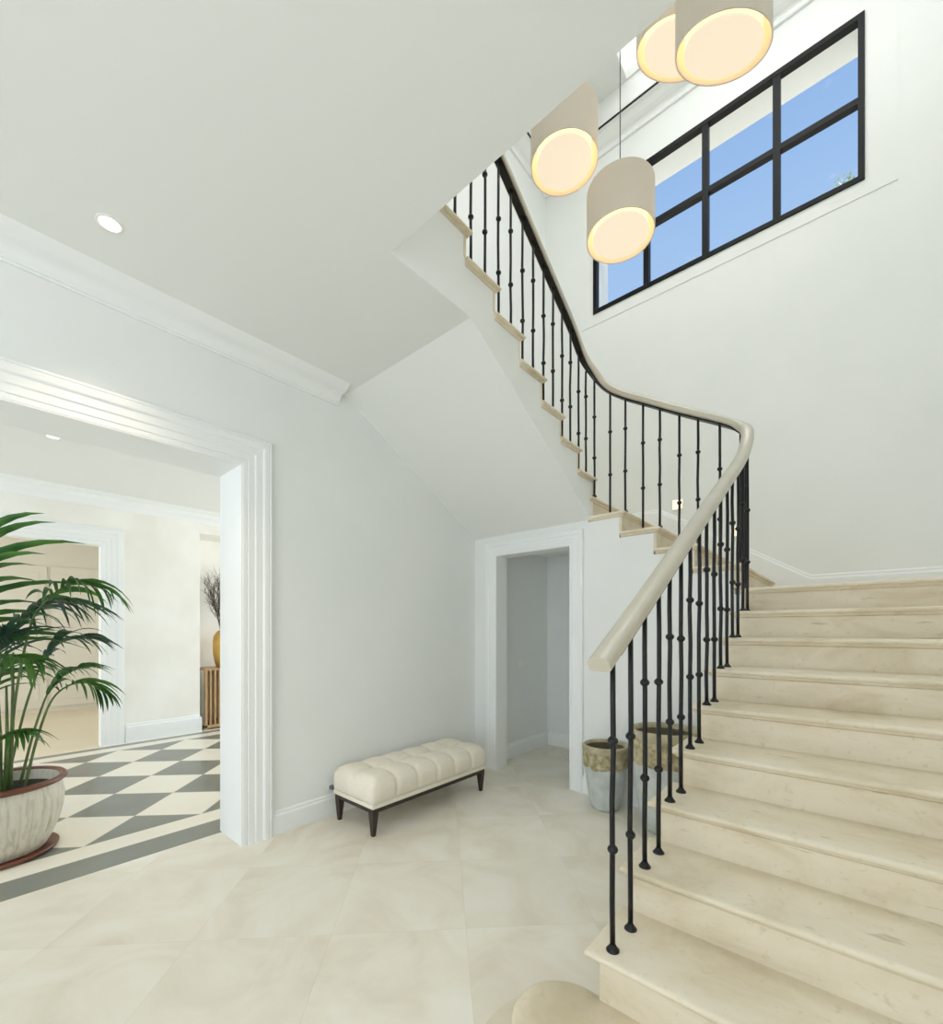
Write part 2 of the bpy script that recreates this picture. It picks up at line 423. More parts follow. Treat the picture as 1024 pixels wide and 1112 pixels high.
# door wall under the second flight
SX0, SX1, SZ = -2.741, -1.913, 2.151
pts = [(XL, 0), (SX0, 0), (SX0, SZ), (SX1, SZ), (SX1, 0), (XE(YD) + .002, 0), (XE(YD) + .002, 10 * RISE - .045)]
for k in range(11, 16):
    xk = X2(k) - .054
    pts += [(xk, (k - 1) * RISE - .045), (xk, k * RISE - .045)]
pts += [(XL, 15 * RISE - .045)]
bm = bmesh.new(); prism(bm, pts, 'Y', YD, YD + .155)
struct('wall_under_stairs', bm, M['wall'])
# storage recess behind the door
bm = bmesh.new()
box(bm, XL, -2.89, YD + .155, 4.74, 0, 2.30); struct('wall_store_left', bm, M['wall'])
bm = bmesh.new(); box(bm, -2.89, -1.76, 4.74, 4.84, 0, 2.34); struct('wall_store_back', bm, M['wall'])
bm = bmesh.new(); box(bm, -1.80, -1.76, YD + .155, 4.74, 0, 2.30); struct('wall_store_right', bm, M['wall'])
bm = bmesh.new()
box(bm, -2.89, -1.76, YD + .155, 4.74, 2.30, 2.34)
struct('ceiling_store', bm, M['wall'])

# window wall
WX0, WX1, WZ0, WZ1 = -2.457, 0.046, 5.292, 6.742
bm = bmesh.new()
for a in ((XRM, WX0, 0, ZT + .5), (WX1, XR + .3, 0, ZT + .5), (WX0, WX1, 0, WZ0), (WX0, WX1, WZ1, ZT + .5)):
    box(bm, a[0], a[1], YF, YF + .34, a[2], a[3])
struct('wall_far', bm, M['wall'])
bm = bmesh.new()
for a in ((-2.666, WX0 - .002, 5.158, 7.0), (WX1 + .002, .253, 5.158, 7.0), (WX0 - .002, WX1 + .002, 5.158, WZ0 - .002), (WX0 - .002, WX1 + .002, WZ1 + .002, 7.0)):
    box(bm, a[0], a[1], YF - .007, YF, a[2], a[3])
struct('trim_1', bm, M['wall'])
bm = bmesh.new()
for a in ((YB, -2.35, 0, ZT + .5), (-.15, YF, 0, ZT + .5), (-2.35, -.15, 0, .9), (-2.35, -.15, 2.6, ZT + .5)): box(bm, XR, XR + .3, a[0], a[1], a[2], a[3])
struct('wall_right', bm, M['wall'])
bm = bmesh.new()
for y in (-2.35, -1.275, -.2): box(bm, XR + .12, XR + .18, y, y + .05, .9, 2.6)
box(bm, XR + .12, XR + .18, -2.35, -.15, .9, .95); box(bm, XR + .12, XR + .18, -2.35, -.15, 2.55, 2.6)
w6 = struct('window_added_6', bm, M['frame'])  # unseen window, added to give the right-hand lamp an opening
bm = bmesh.new(); box(bm, XR + .145, XR + .155, -2.33, -.17, .92, 2.58); obj('pane', bm, M['glass'], w6)

# entrance wall behind the viewer, with tall glazing added as a source for the daylight
bm = bmesh.new()
for a in ((XRM, -2.9, 0, 3.27), (.7, XR + .3, 0, 3.27), (-2.9, .7, 2.95, 3.27), (-2.9, .7, 0, .12)):
    box(bm, a[0], a[1], YB - .3, YB, a[2], a[3])
struct('wall_back', bm, M['wall'])
bm = bmesh.new()
for x in (-2.9, -1.7, -.5, .64): box(bm, x, x + .06, YB - .2, YB - .14, .12, 2.95)
for z in (.12, 2.2, 2.89): box(bm, -2.9, .7, YB - .2, YB - .14, z, z + .06)
w2 = struct('window_added_2', bm, M['frame'])
bm = bmesh.new(); box(bm, -2.88, .68, YB - .175, YB - .165, .14, 2.93); obj('pane', bm, M['glass'], w2)

# hall ceiling slab, gallery, upper room
YE = 1.372
bm = bmesh.new()
box(bm, XI, XR, YB, YE, ZC, ZG - .04)
box(bm, XL, XI, YB, YE, ZC, ZG - .04)
struct('ceiling', bm, M['ceiling'])
bm = bmesh.new(); box(bm, XU, XR, -1.2, YE - .02, ZG - .04, ZG); struct('floor_gallery', bm, M['step'])
bm = bmesh.new(); box(bm, XRM, XR + .3, -1.5, -1.2, ZG - .04, ZT + .5); struct('wall_gallery_back', bm, M['wall'])

# stairwell ceiling with skylight, deep reveal and crown
bm = bmesh.new()
SKX0, SKX1, SKY0, SKY1 = -1.955, .55, 1.55, 4.90
for a in ((XU, SKX0, -1.2, YF), (SKX1, XR, -1.2, YF), (SKX0, SKX1, -1.2, SKY0), (SKX0, SKX1, SKY1, YF)):
    box(bm, a[0], a[1], a[2], a[3], ZT, ZT + .12)
struct('ceiling_stairwell', bm, M['ceiling'])
bm = bmesh.new(); box(bm, SKX0, SKX1, SKY0, SKY1, ZT + .10, ZT + .115)
sk = struct('window_3', bm, M['skyglass'])
bm = bmesh.new()
for x in (-1.13, -.29): box(bm, x - .02, x + .02, SKY0, SKY1, ZT + .04, ZT + .1)
obj('glazing_bar', bm, M['white_metal'], sk)

CROWN = [(0, -.43), (.025, -.43), (.03, -.41), (.03, -.385), (.045, -.37), (.07, -.362), (.10, -.345), (.13, -.32), (.15, -.305), (.165, -.30), (.185, -.30), (.185, -.29), (0, -.29)]
def crown(bm, p0, p1, out, z, prof):
    p0, p1 = Vector(p0), Vector(p1); o = Vector((out[0], out[1], 0)); up = Vector((0, 0, 1))
    sweep_profile(bm, [(Vector((p0.x, p0.y, z)), o, up), (Vector((p1.x, p1.y, z)), o, up)], prof)
bm = bmesh.new()
crown(bm, (XU, YF), (XR, YF), (0, -1), ZT, CROWN)
box(bm, XU, XR, YF - .20, YF, ZT - .275, ZT)
crown(bm, (XU, YF - .18), (XU, -1.2), (1, 0), ZT, CROWN)
box(bm, XU, XU + .20, -1.2, YF - .2, ZT - .275, ZT)
struct('trim_2', bm, M['trim'])
bm = bmesh.new()
box(bm, XU + .20, XR, YF - .196, YF - .01, ZT - .291, ZT - .274)
box(bm, XU + .02, XU + .196, -1.2, YF - .2, ZT - .291, ZT - .274)
struct('trim_3', bm, M['iron'])

# main window frame
bm = bmesh.new()
fy0, fy1 = YF - .022, YF + .05
t = .045
box(bm, WX0, WX1, fy0, fy1, WZ0, WZ0 + t); box(bm, WX0, WX1, fy0, fy1, WZ1 - t, WZ1)
box(bm, WX0, WX0 + t, fy0, fy1, WZ0 + t, WZ1 - t); box(bm, WX1 - t, WX1, fy0, fy1, WZ0 + t, WZ1 - t)
win = struct('window_1', bm, M['frame'])
for x in (-1.815, -1.205, -.585):
    bm = bmesh.new(); box(bm, x - .03, x + .03, fy0 + .004, fy1, WZ0 + t, WZ1 - t); obj('mullion', bm, M['frame'], win)
bm = bmesh.new(); box(bm, WX0 + t, WX1 - t, fy0 + .008, fy1, 5.975, 6.03); obj('transom', bm, M['frame'], win)
bm = bmesh.new(); box(bm, WX0 + .02, WX1 - .02, YF + .02, YF + .03, WZ0 + .02, WZ1 - .02); obj('pane', bm, M['glass'], win)
bm = bmesh.new(); box(bm, WX0 - .02, WX1 + .02, YF + .05, YF + .341, WZ1 - .012, WZ1 + .01)
box(bm, WX0 - .01, WX0 + .03, YF + .05, YF + .341, WZ0, WZ1); struct('trim_4', bm, M['trim'])

# hall crown above the big opening; it stops with a cut end where the soffit starts
HC = [(0, -.112), (.012, -.112), (.014, -.10), (.022, -.10), (.024, -.088), (.032, -.08), (.04, -.066), (.055, -.052), (.08, -.043), (.11, -.038), (.135, -.026), (.15, -.012), (.165, -.006), (.17, 0), (0, 0)]
bm = bmesh.new(); crown(bm, (XL, YB), (XL, 1.90), (1, 0), ZC, [(u * 1.0, v) for u, v in HC]); struct('trim_5', bm, M['trim'], autosmooth=35)

# baseboards
BB = [(0, 0), (.022, 0), (.022, .125), (.018, .133), (.012, .136), (.012, .148), (.006, .156), (0, .158)]
def baseboard(name, p0, p1, out, prof=BB, z=0, mat='trim', s=1.0):
    bm = bmesh.new(); crown(bm, p0, p1, out, z, [(u, v * s) for u, v in prof]); return struct(name, bm, M[mat])
baseboard('baseboard_left', (XL, 1.376), (XL, YD), (1, 0))
baseboard('baseboard_door_left', (XL + .022, YD), (-2.94, YD), (0, -1))
baseboard('baseboard_door_right', (-1.80, YD), (XS - .02, YD), (0, -1))
baseboard('baseboard_store_left', (-2.89, YD + .155), (-2.89, 4.74), (1, 0))
baseboard('baseboard_store_back', (-2.868, 4.74), (-1.8, 4.74), (0, -1))
baseboard('baseboard_back_left', (XL, YB), (XL, OY0 - .19), (1, 0))
def slope_board(name, pts):   # pts: list of (x, z) on the far wall
    bm = bmesh.new(); rings = []
    for x, z in pts:
        dp = .15 if -1.7 < x < -.33 else .0
        rings.append([bm.verts.new((x, YF - u * 1.0, z + v * 1.38 - (dp if v == 0 else 0))) for u, v in BB])
    n = len(BB)
    for a, b in zip(rings, rings[1:]):
        for i in range(n): bm.faces.new((a[i], a[(i + 1) % n], b[(i + 1) % n], b[i]))
    bm.faces.new(rings[0]); bm.faces.new(rings[-1][::-1])
    return struct(name, bm, M['trim'])
slope_board('baseboard_far', [(XR, 10 * RISE), (-.32, 10 * RISE), (-.36, 10 * RISE + .02), (-1.66, 15 * RISE - .01), (-1.72, 15 * RISE), (XU, 15 * RISE)])

# opening casings
def casing_profile(w, d):
    return [(0, 0), (0, d * .45), (w * .03, d * .55), (w * .14, d * .55), (w * .17, d * .42), (w * .20, d * .60), (w * .40, d * .60), (w * .44, d * .75),
            (w * .66, d * .75), (w * .70, d * .95), (w * .74, d), (w * .86, d), (w * .90, d * .9), (w * .93, d), (w, d * .85), (w, 0)]
def casing(name, axis, face, out, a0, a1, top, w, d, mat='trim'):
    """portal casing round an opening a0..a1 up to top, on plane axis=face, sticking out by out*d"""
    prof = casing_profile(w, d)
    bm = bmesh.new(); path = []
    def P(a, z, n): return Vector((face + out * n, a, z)) if axis == 'X' else Vector((a, face + out * n, z))
    corners = [(a0, 0, -1, 0), (a0, top, -1, 1), (a1, top, 1, 1), (a1, 0, 1, 0)]
    rings = []
    for a, z, da, dz in corners:
        rings.append([bm.verts.new(P(a + da * u, z + dz * u, v)) for u, v in prof])
    n = len(prof)
    for r0, r1 in zip(rings, rings[1:]):
        for i in range(n): bm.faces.new((r0[i], r0[(i + 1) % n], r1[(i + 1) % n], r1[i]))
    bm.faces.new(rings[0]); bm.faces.new(rings[-1][::-1])
    return struct(name, bm, M[mat])
casing('trim_6', 'X', XL, 1, OY0, OY1, OZ - .002, .19, .042)
casing('trim_7', 'Y', YD, -1, SX0, SX1, SZ, .125, .03)
bm = bmesh.new()       # painted lining of the two openings
box(bm, XRM - .02, XL + .02, OY1 - .006, OY1 + .002, 0, OZ); box(bm, XRM - .02, XL + .02, OY0 - .002, OY0 + .006, 0, OZ)
box(bm, XRM - .02, XL + .02, OY0 + .006, OY1 - .006, OZ - .006, OZ + .002)
struct('trim_8', bm, M['trim'])
bm = bmesh.new()
box(bm, SX0 - .002, SX0 + .006, YD - .01, YD + .17, 0, SZ); box(bm, SX1 - .006, SX1 + .002, YD - .01, YD + .17, 0, SZ)
box(bm, SX0 + .006, SX1 - .006, YD - .01, YD + .17, SZ - .006, SZ + .002)
struct('trim_9', bm, M['trim'])

# ------------------------------------------------------------------ side room and passage
D0, D1, DZ = -1.2, 1.10, 2.427
NY0, NY1, NZ = 2.158, 4.2, 2.747
bm = bmesh.new()
prism(bm, [(YB, 0), (D0, 0), (D0, DZ), (D1, DZ), (D1, 0), (NY0, 0), (NY0, NZ), (NY1, NZ), (NY1, 0), (6, 0), (6, 3.1), (YB, 3.1)], 'X', XF - .12, XF)
struct('wall_side_room_far', bm, M['plaster2'])
bm = bmesh.new()
box(bm, XF - .62, XF - .52, NY0 - .1, NY1 + .1, 0, 3.1); box(bm, XF - .52, XF - .12, NY0 - .1, NY0, 0, NZ); box(bm, XF - .52, XF - .12, NY1, NY1 + .1, 0, NZ)
box(bm, XF - .52, XF - .12, NY0 - .1, NY1 + .1, NZ, 3.1)
struct('wall_niche', bm, M['plaster2'])
bm = bmesh.new(); box(bm, XF - .62, XRM, YB, 6.0, 3.03, 3.13); struct('ceiling_side_room', bm, M['ceiling'])
bm = bmesh.new()
for a in ((XF - .12, -6.6, 0, 3.1), (-3.6, XRM, 0, 3.1), (-6.6, -3.6, 2.85, 3.1), (-6.6, -3.6, 0, .1)): box(bm, a[0], a[1], 5.9, 6.0, a[2], a[3])
struct('wall_side_room_right', bm, M['plaster2'])
bm = bmesh.new()
for x in (-6.6, -5.62, -4.62, -3.65): box(bm, x, x + .05, 5.92, 5.97, .1, 2.85)
box(bm, -6.6, -3.6, 5.92, 5.97, .1, .15); box(bm, -6.6, -3.6, 5.92, 5.97, 2.8, 2.85)
w5 = struct('window_added_5', bm, M['frame'])  # out-of-view window, added together with the second side room lamp
bm = bmesh.new(); box(bm, -6.58, -3.62, 5.94, 5.95, .12, 2.83); obj('pane', bm, M['glass'], w5)
bm = bmesh.new()
for a in ((XF - .12, -6.7, 0, 3.1), (-3.5, XRM, 0, 3.1), (-6.7, -3.5, 2.85, 3.1), (-6.7, -3.5, 0, .1)): box(bm, a[0], a[1], -3.6, -3.4, a[2], a[3])
struct('wall_side_room_left', bm, M['plaster2'])
bm = bmesh.new()
for x in (-6.7, -5.64, -4.6, -3.55): box(bm, x, x + .05, -3.52, -3.47, .1, 2.85)
box(bm, -6.7, -3.5, -3.52, -3.47, .1, .15); box(bm, -6.7, -3.5, -3.52, -3.47, 2.8, 2.85)
w4 = struct('window_4', bm, M['frame'])
bm = bmesh.new(); box(bm, -6.68, -3.52, -3.50, -3.49, .12, 2.83); obj('pane', bm, M['glass'], w4)
bm = bmesh.new()
crown(bm, (XF, -3.4), (XF, 5.9), (1, 0), 3.03, [(0, -.15), (.012, -.15), (.02, -.12), (.035, -.10), (.06, -.085), (.09, -.06), (.10, -.035), (.13, -.03), (.17, -.012), (.18, 0), (0, 0)])
struct('trim_10', bm, M['trim'], autosmooth=40)
baseboard('baseboard_side_room', (XF, 1.33), (XF, NY0), (1, 0), s=1.5)
bm = bmesh.new(); box(bm, XF - .5, XF + .022, NY0 - .001, NY0 + .02, 0, .2); struct('baseboard_niche', bm, M['trim'])
casing('trim_11', 'X', XF, 1, D0, D1, DZ, .215, .03)
bm = bmesh.new()
box(bm, XF - .14, XF + .012, D1 - .006, D1 + .002, 0, DZ); box(bm, XF - .14, XF + .012, D0 - .002, D0 + .006, 0, DZ)
box(bm, XF - .14, XF + .012, D0, D1, DZ - .006, DZ + .002); struct('trim_12', bm, M['trim'])
# passage beyond
bm = bmesh.new(); box(bm, -10.6, -10.5, YB, 3.6, 0, 3.05); struct('wall_passage_far', bm, M['passage'])
bm = bmesh.new(); box(bm, -10.5, XF - .12, 1.72, 1.82, 0, 3.05); struct('wall_passage_right', bm, M['passage'])
bm = bmesh.new(); box(bm, -10.6, XF - .12, YB, 3.6, 3.0, 3.05); struct('ceiling_passage', bm, M['passage'])
bm = bmesh.new(); box(bm, -10.6, XF - .12, YB, YB + .1, 0, 3.05); struct('wall_passage_left', bm, M['passage'])
bm = bmesh.new()      # tall panelled cupboard front on the passage wall
for y in (-1.9, -.95, .05, .98):
    box(bm, -10.5, -10.47, y + .02, y + .90, .08, 2.5, .004)
    box(bm, -10.475, -10.462, y + .12, y + .80, .2, 2.38, .004)
struct('trim_13', bm, M['passage'])
bm = bmesh.new(); box(bm, -9.4, -9.36, 1.66, 1.72, 0, 2.4); box(bm, -8.2, -8.16, 1.66, 1.72, 0, 2.4); box(bm, -9.4, -8.16, 1.66, 1.72, 2.4, 2.5)
struct('trim_14', bm, M['passage'])

# ------------------------------------------------------------------ staircase
stair = thing('staircase', 'pale limestone staircase rising in three flights round an open well', 'staircase', (XS, 1.1, 0))
def par(o, p):
    o.parent = p; o.matrix_parent_inverse = Matrix.Translation(-Vector(p.location)); return o
TP = [(0, .012), (-.003, .005), (-.009, .001), (-.015, 0), (-.021, .002), (-.026, .007), (-.0265, .020), (-.031, .020), (-.036, .022), (-.042, .028), (-.044, .036), (-.047, .036)]
def tread(x0, x1, y0, y1, z, mold):
    """mold: sides carrying the nosing, out of 'L' (-X), 'R' (+X), 'F' (-Y), 'B' (+Y)"""
    bm = bmesh.new(); rings = []
    for dz, ins in TP:
        a0 = x0 + (ins if 'L' in mold else 0); a1 = x1 - (ins if 'R' in mold else 0)
        b0 = y0 + (ins if 'F' in mold else 0); b1 = y1 - (ins if 'B' in mold else 0)
        rings.append([bm.verts.new((p[0], p[1], z + dz)) for p in ((a0, b0), (a1, b0), (a1, b1), (a0, b1))])
    bm.faces.new(rings[0]); bm.faces.new(rings[-1][::-1])
    for a, b in zip(rings, rings[1:]):
        for i in range(4): bm.faces.new((a[i], b[i], b[(i + 1) % 4], a[(i + 1) % 4]))
    return par(obj('tread', bm, M['step'], autosmooth=50), stair)
def riser(x0, x1, y0, y1, z0, z1):
    bm = bmesh.new(); box(bm, x0, x1, y0, y1, z0, z1); return par(obj('riser', bm, M['step']), stair)
XN1 = XS - .04
# curtail step: round left end
def curtail(bm, r, z0, z1, yfront, yback, cx, xr):
    pts = []
    cy = 1.27
    for i in range(25):
        a = PI / 2 + PI * i / 24 * 1.0
        pts.append((cx + r * math.cos(a), cy + r * math.sin(a)))
    pts = [(xr, yback), (cx, yback)] + pts[0:] + [(cx + .02, cy - r), (xr, cy - r)]
    pts = [p for i, p in enumerate(pts) if i == 0 or (abs(p[0] - pts[i - 1][0]) + abs(p[1] - pts[i - 1][1])) > 1e-4]
    return pts
bm = bmesh.new(); rings = []
for dz, ins in TP:
    r = .165 - ins
    pts = [(XR, 1.40)] + [(-.70 + r * math.cos(PI / 2 + PI * i / 24), 1.25 + r * math.sin(PI / 2 + PI * i / 24)) for i in range(25)] + [(XR, 1.25 - r)]
    rings.append([bm.verts.new((p[0], p[1], RISE + dz)) for p in pts])
bm.faces.new(rings[0]); bm.faces.new(rings[-1][::-1])
nn = len(rings[0])
for a, b in zip(rings, rings[1:]):
    for i in range(nn): bm.faces.new((a[i], b[i], b[(i + 1) % nn], a[(i + 1) % nn]))
par(obj('tread', bm, M['step'], autosmooth=50), stair)
bm = bmesh.new(); r = .13
pts = [(XR, 1.40)] + [(-.70 + r * math.cos(PI / 2 + PI * i / 24), 1.25 + r * math.sin(PI / 2 + PI * i / 24)) for i in range(25)] + [(XR, 1.25 - r)]
prism(bm, pts, 'Z', 0, RISE - .045)
par(obj('riser', bm, M['step'], autosmooth=40), stair)
# flight 1
for k in range(2, 10):
    tread(XE(Y1(k)) - .04, XR, Y1(k), Y1(k + 1) + .04, k * RISE, 'LF')
    riser(XE(Y1(k)), XR, Y1(k) + .033, Y1(k) + .053, (k - 1) * RISE, k * RISE - .045)
tread(XE(Y1(10)) - .04, XR, Y1(10), YF, 10 * RISE, 'F')
riser(XE(Y1(10)), XR, Y1(10) + .033, Y1(10) + .053, 9 * RISE, 10 * RISE - .045)
# flight 2
for k in range(11, 15):
    tread(X2(k + 1) - .04, X2(k), YD - .03, YF, k * RISE, 'RF')
    riser(X2(k) - .053, X2(k) - .033, YD - .002, YF, (k - 1) * RISE, k * RISE - .045)
tread(XU, X2(15), YD - .03, YF, 15 * RISE, 'R')
riser(X2(15) - .053, X2(15) - .033, YD - .002, YF, 14 * RISE, 15 * RISE - .045)
# flight 3
for k in range(16, 25):
    yb = Y3(k) - .2736 - .04 if k < 24 else YE - .3
    tread(XU, XI + .028, yb, Y3(k), k * RISE, 'RB')
    riser(XU, XI + .002, Y3(k) - .053, Y3(k) - .033, (k - 1) * RISE, k * RISE - .045)
# solid stone side of flight 1
pts = [(1.3, 0), (YD - .002, 0), (YD - .002, 9 * RISE - .046)]
for k in range(9, 1, -1):
    pts += [(Y1(k) + .04, k * RISE - .046), (Y1(k) + .04, (k - 1) * RISE - .046)]
pts[-1] = (Y1(2) + .04, 0); pts = pts[1:]
bm = bmesh.new(); prism(bm, pts, 'X', XS, XS + .12)
for v in bm.verts: v.co.x += XE(v.co.y) - XS + .004
sg = par(obj('stringer', bm, M['step']), stair)
# plaster body of flight 3 with its soffit
SOFF = [(YE, ZC), (1.965, ZC), (3.50, 2.362), (3.53, 2.345), (YD + .03, 2.345)]
top = [(YD + .03, 15 * RISE - .046)]
for k in range(16, 25):
    top += [(Y3(k) - .04, (k - 1) * RISE - .046), (Y3(k) - .04, k * RISE - .046)]
top[-1] = (YE, 24 * RISE - .046); top[-2] = (YE, 23 * RISE - .046)
bm = bmesh.new(); prism(bm, SOFF + top, 'X', XU, XI)
o = par(obj('soffit', bm, M['ceiling']), stair); o['label'] = 'white plastered underside and side of the upper flight'
# landing slab
bm = bmesh.new()
box(bm, XU, X2(15) - .05, YD + .155, YF, 2.345, 15 * RISE - .046)
pts = [(XR, 10 * RISE - .048), (X2(11) - .045, 10 * RISE - .048)]
for k in range(11, 15):
    pts += [(X2(k) - .045, k * RISE - .048), (X2(k + 1) - .045, k * RISE - .048)]
pts += [(X2(15) - .045, 0), (XR, 0)]
prism(bm, pts, 'Y', YD + .156, YF)
par(obj('landing_slab', bm, M['wall']), stair)
# floor plinth ring round the curtail step
bm = bmesh.new()
pts = [(XR, 1.45), (-.64, 1.45)] + [(-.70 + .30 * math.cos(a), 1.25 + .30 * math.sin(a)) for a in [PI * (.42 + .62 * i / 30) for i in range(31)]] + [(-1.0, 1.0), (XR, .9)]
pts = [(-.64, 1.36)] + [(-.70 + .30 * math.cos(a), 1.27 + .30 * math.sin(a)) for a in [PI * (.45 + 1.05 * i / 30) for i in range(31)]] + [(XR, .97), (XR, 1.36)]
prism(bm, pts, 'Z', 0, .004)
par(obj('plinth', bm, M['curb']), stair)

# ------------------------------------------------------------------ balustrade
bal = thing('balustrade', 'black iron balustrade with pale taupe handrail winding up the staircase well', 'railing', (XS, 1.41, 2 * RISE))
XB1, YB2, XB3 = -.56, YD + .045, -1.76
# handrail centre line
def catmull(P, n=10):
    P = [Vector(p) for p in P]; out = []
    P = [P[0] * 2 - P[1]] + P + [P[-1] * 2 - P[-2]]
    for i in range(1, len(P) - 2):
        for j in range(n):
            t = j / n; a, b, c, d = P[i - 1], P[i], P[i + 1], P[i + 2]
            out.append(.5 * ((2 * b) + (c - a) * t + (2 * a - 5 * b + 4 * c - d) * t * t + (3 * b - a - 3 * c + d) * t ** 3))
    out.append(P[-2]); return out
HR = .972
def p1(y): return 2 * RISE + (y - Y1(2)) * RISE / GO
def p2(x): return 11 * RISE + (-.595 - x) * RISE / .2735
def p3(y): return 16 * RISE + (Y3(16) - y) * RISE / .2736
ctrl = [(XB(1.315), 1.315, p1(1.315) + HR + .005)]
for y in (1.7, 2.1, 2.5, 2.9, 3.2): ctrl.append((XB(y), y, p1(y) + HR))
ctrl += [(XB(3.38), 3.38, p1(3.38) + HR + .03), (XB1 - .005, 3.50, 2.745), (XB1 - .07, 3.580, 2.835), (XB1 - .20, YB2 + .01, p2(-.78) + HR - .03)]
for x in (-1.0, -1.25, -1.45): ctrl.append((x, YB2, p2(x) + HR - .03))
ctrl += [(-1.60, YB2 - .005, p2(-1.6) + HR + .0), (-1.695, YB2 - .05, 3.60), (-1.75, YB2 - .14, 3.72)]
for y in (3.25, 2.9, 2.5, 2.1, 1.8, 1.5): ctrl.append((XB3, y, p3(y) + HR - .01))
line = catmull(ctrl, 8)
def rail_frames(line):
    fr = []
    for i, p in enumerate(line):
        t = (line[min(i + 1, len(line) - 1)] - line[max(i - 1, 0)])
        th = Vector((t.x, t.y, 0)).normalized(); u = Vector((th.y, -th.x, 0)); t.normalize()
        v = u.cross(t).normalized()
        if v.z < 0: v = -v
        fr.append((p, u, v))
    return fr
rp = []
for i in range(17):       # domed top
    a = PI * i / 16
    rp.append((.037 * math.cos(a), .008 + .026 * math.sin(a)))
rp += [(-.037, -.014), (-.030, -.021), (.030, -.021), (.037, -.014)]
bm = bmesh.new(); sweep_profile(bm, rail_frames(line), rp)
o = par(obj('handrail', bm, M['rail'], autosmooth=40), bal); o['label'] = 'smooth pale taupe handrail'
bm = bmesh.new(); sweep_profile(bm, rail_frames(line[2:]), [(.024, -.033), (.024, -.0205), (-.024, -.0205), (-.024, -.033)])
par(obj('under_rail', bm, M['iron']), bal)
def rail_z(x, y):
    best = None
    for a, b in zip(line, line[1:]):
        d = Vector((b.x - a.x, b.y - a.y)); l2 = d.length_squared
        if l2 < 1e-9: continue
        s = max(0, min(1, ((x - a.x) * d.x + (y - a.y) * d.y) / l2))
        q = a.lerp(b, s); dd = (q.x - x) ** 2 + (q.y - y) ** 2
        if best is None or dd < best[0]: best = (dd, q.z)
    return best[1]
# shared collar and foot shapes
bmc = bmesh.new(); lathe(bmc, [(.0092, -.014), (.0105, -.0125)] + [(.0095 + .0078 * math.cos(a * PI / 12), .0105 * math.sin(a * PI / 12)) for a in range(-5, 6)] + [(.0105, .0125), (.0092, .014)], 16)
collar_me_o = obj('collar', bmc, M['iron'], smooth=True)
bmc = bmesh.new(); lathe(bmc, [(.0215, 0), (.0215, .004), (.018, .008), (.012, .016), (.0095, .022)], 16)
foot_me_o = obj('foot', bmc, M['iron'], smooth=True)
spots = []
for k in range(2, 10): spots += [(XB(Y1(k)), Y1(k) + .055, k), (XB(Y1(k) + .15), Y1(k) + .198, k)]
spots += [(XB1 - .03, 3.56, 10)]
for k in range(11, 15): spots += [(X2(k) - .022, YB2, k), (X2(k) - .152, YB2, k)]
spots += [(-1.70, YB2 - .02, 15)]
for k in range(16, 24): spots += [(XB3, Y3(k) - .078, k), (XB3, Y3(k) - .212, k)]
rnd = random.Random(4)
first = True
for i, (x, y, k) in enumerate(spots):
    z0 = k * RISE; z1 = rail_z(x, y) - .028
    bm = bmesh.new()
    wob = [Vector((0, 0, 0))] + [Vector((rnd.uniform(-.0022, .0022), rnd.uniform(-.0022, .0022), 0)) for _ in range(5)] + [Vector((0, 0, 0))]
    tube(bm, [Vector((x, y, z0 + (z1 - z0) * j / 6)) + wob[j] for j in range(7)], .0089, 10)
    b = par(obj('baluster', bm, M['iron'], smooth=True), bal)
    for src, dz in ((collar_me_o, .695 if i % 2 == 0 else .685), (collar_me_o, .335), (foot_me_o, 0)):
        c = src if first and src.parent is None and (src is foot_me_o or dz > .5) else src.copy()
        if c is not src: C.objects.link(c)
        c.parent = b; c.location = Vector((x, y, z0 + dz)) - bal.location
        c.matrix_parent_inverse = Matrix.Identity(4)
        # baluster itself keeps an inverse offset, so undo it for its children
        c.location = (x, y, z0 + dz)
    first = False

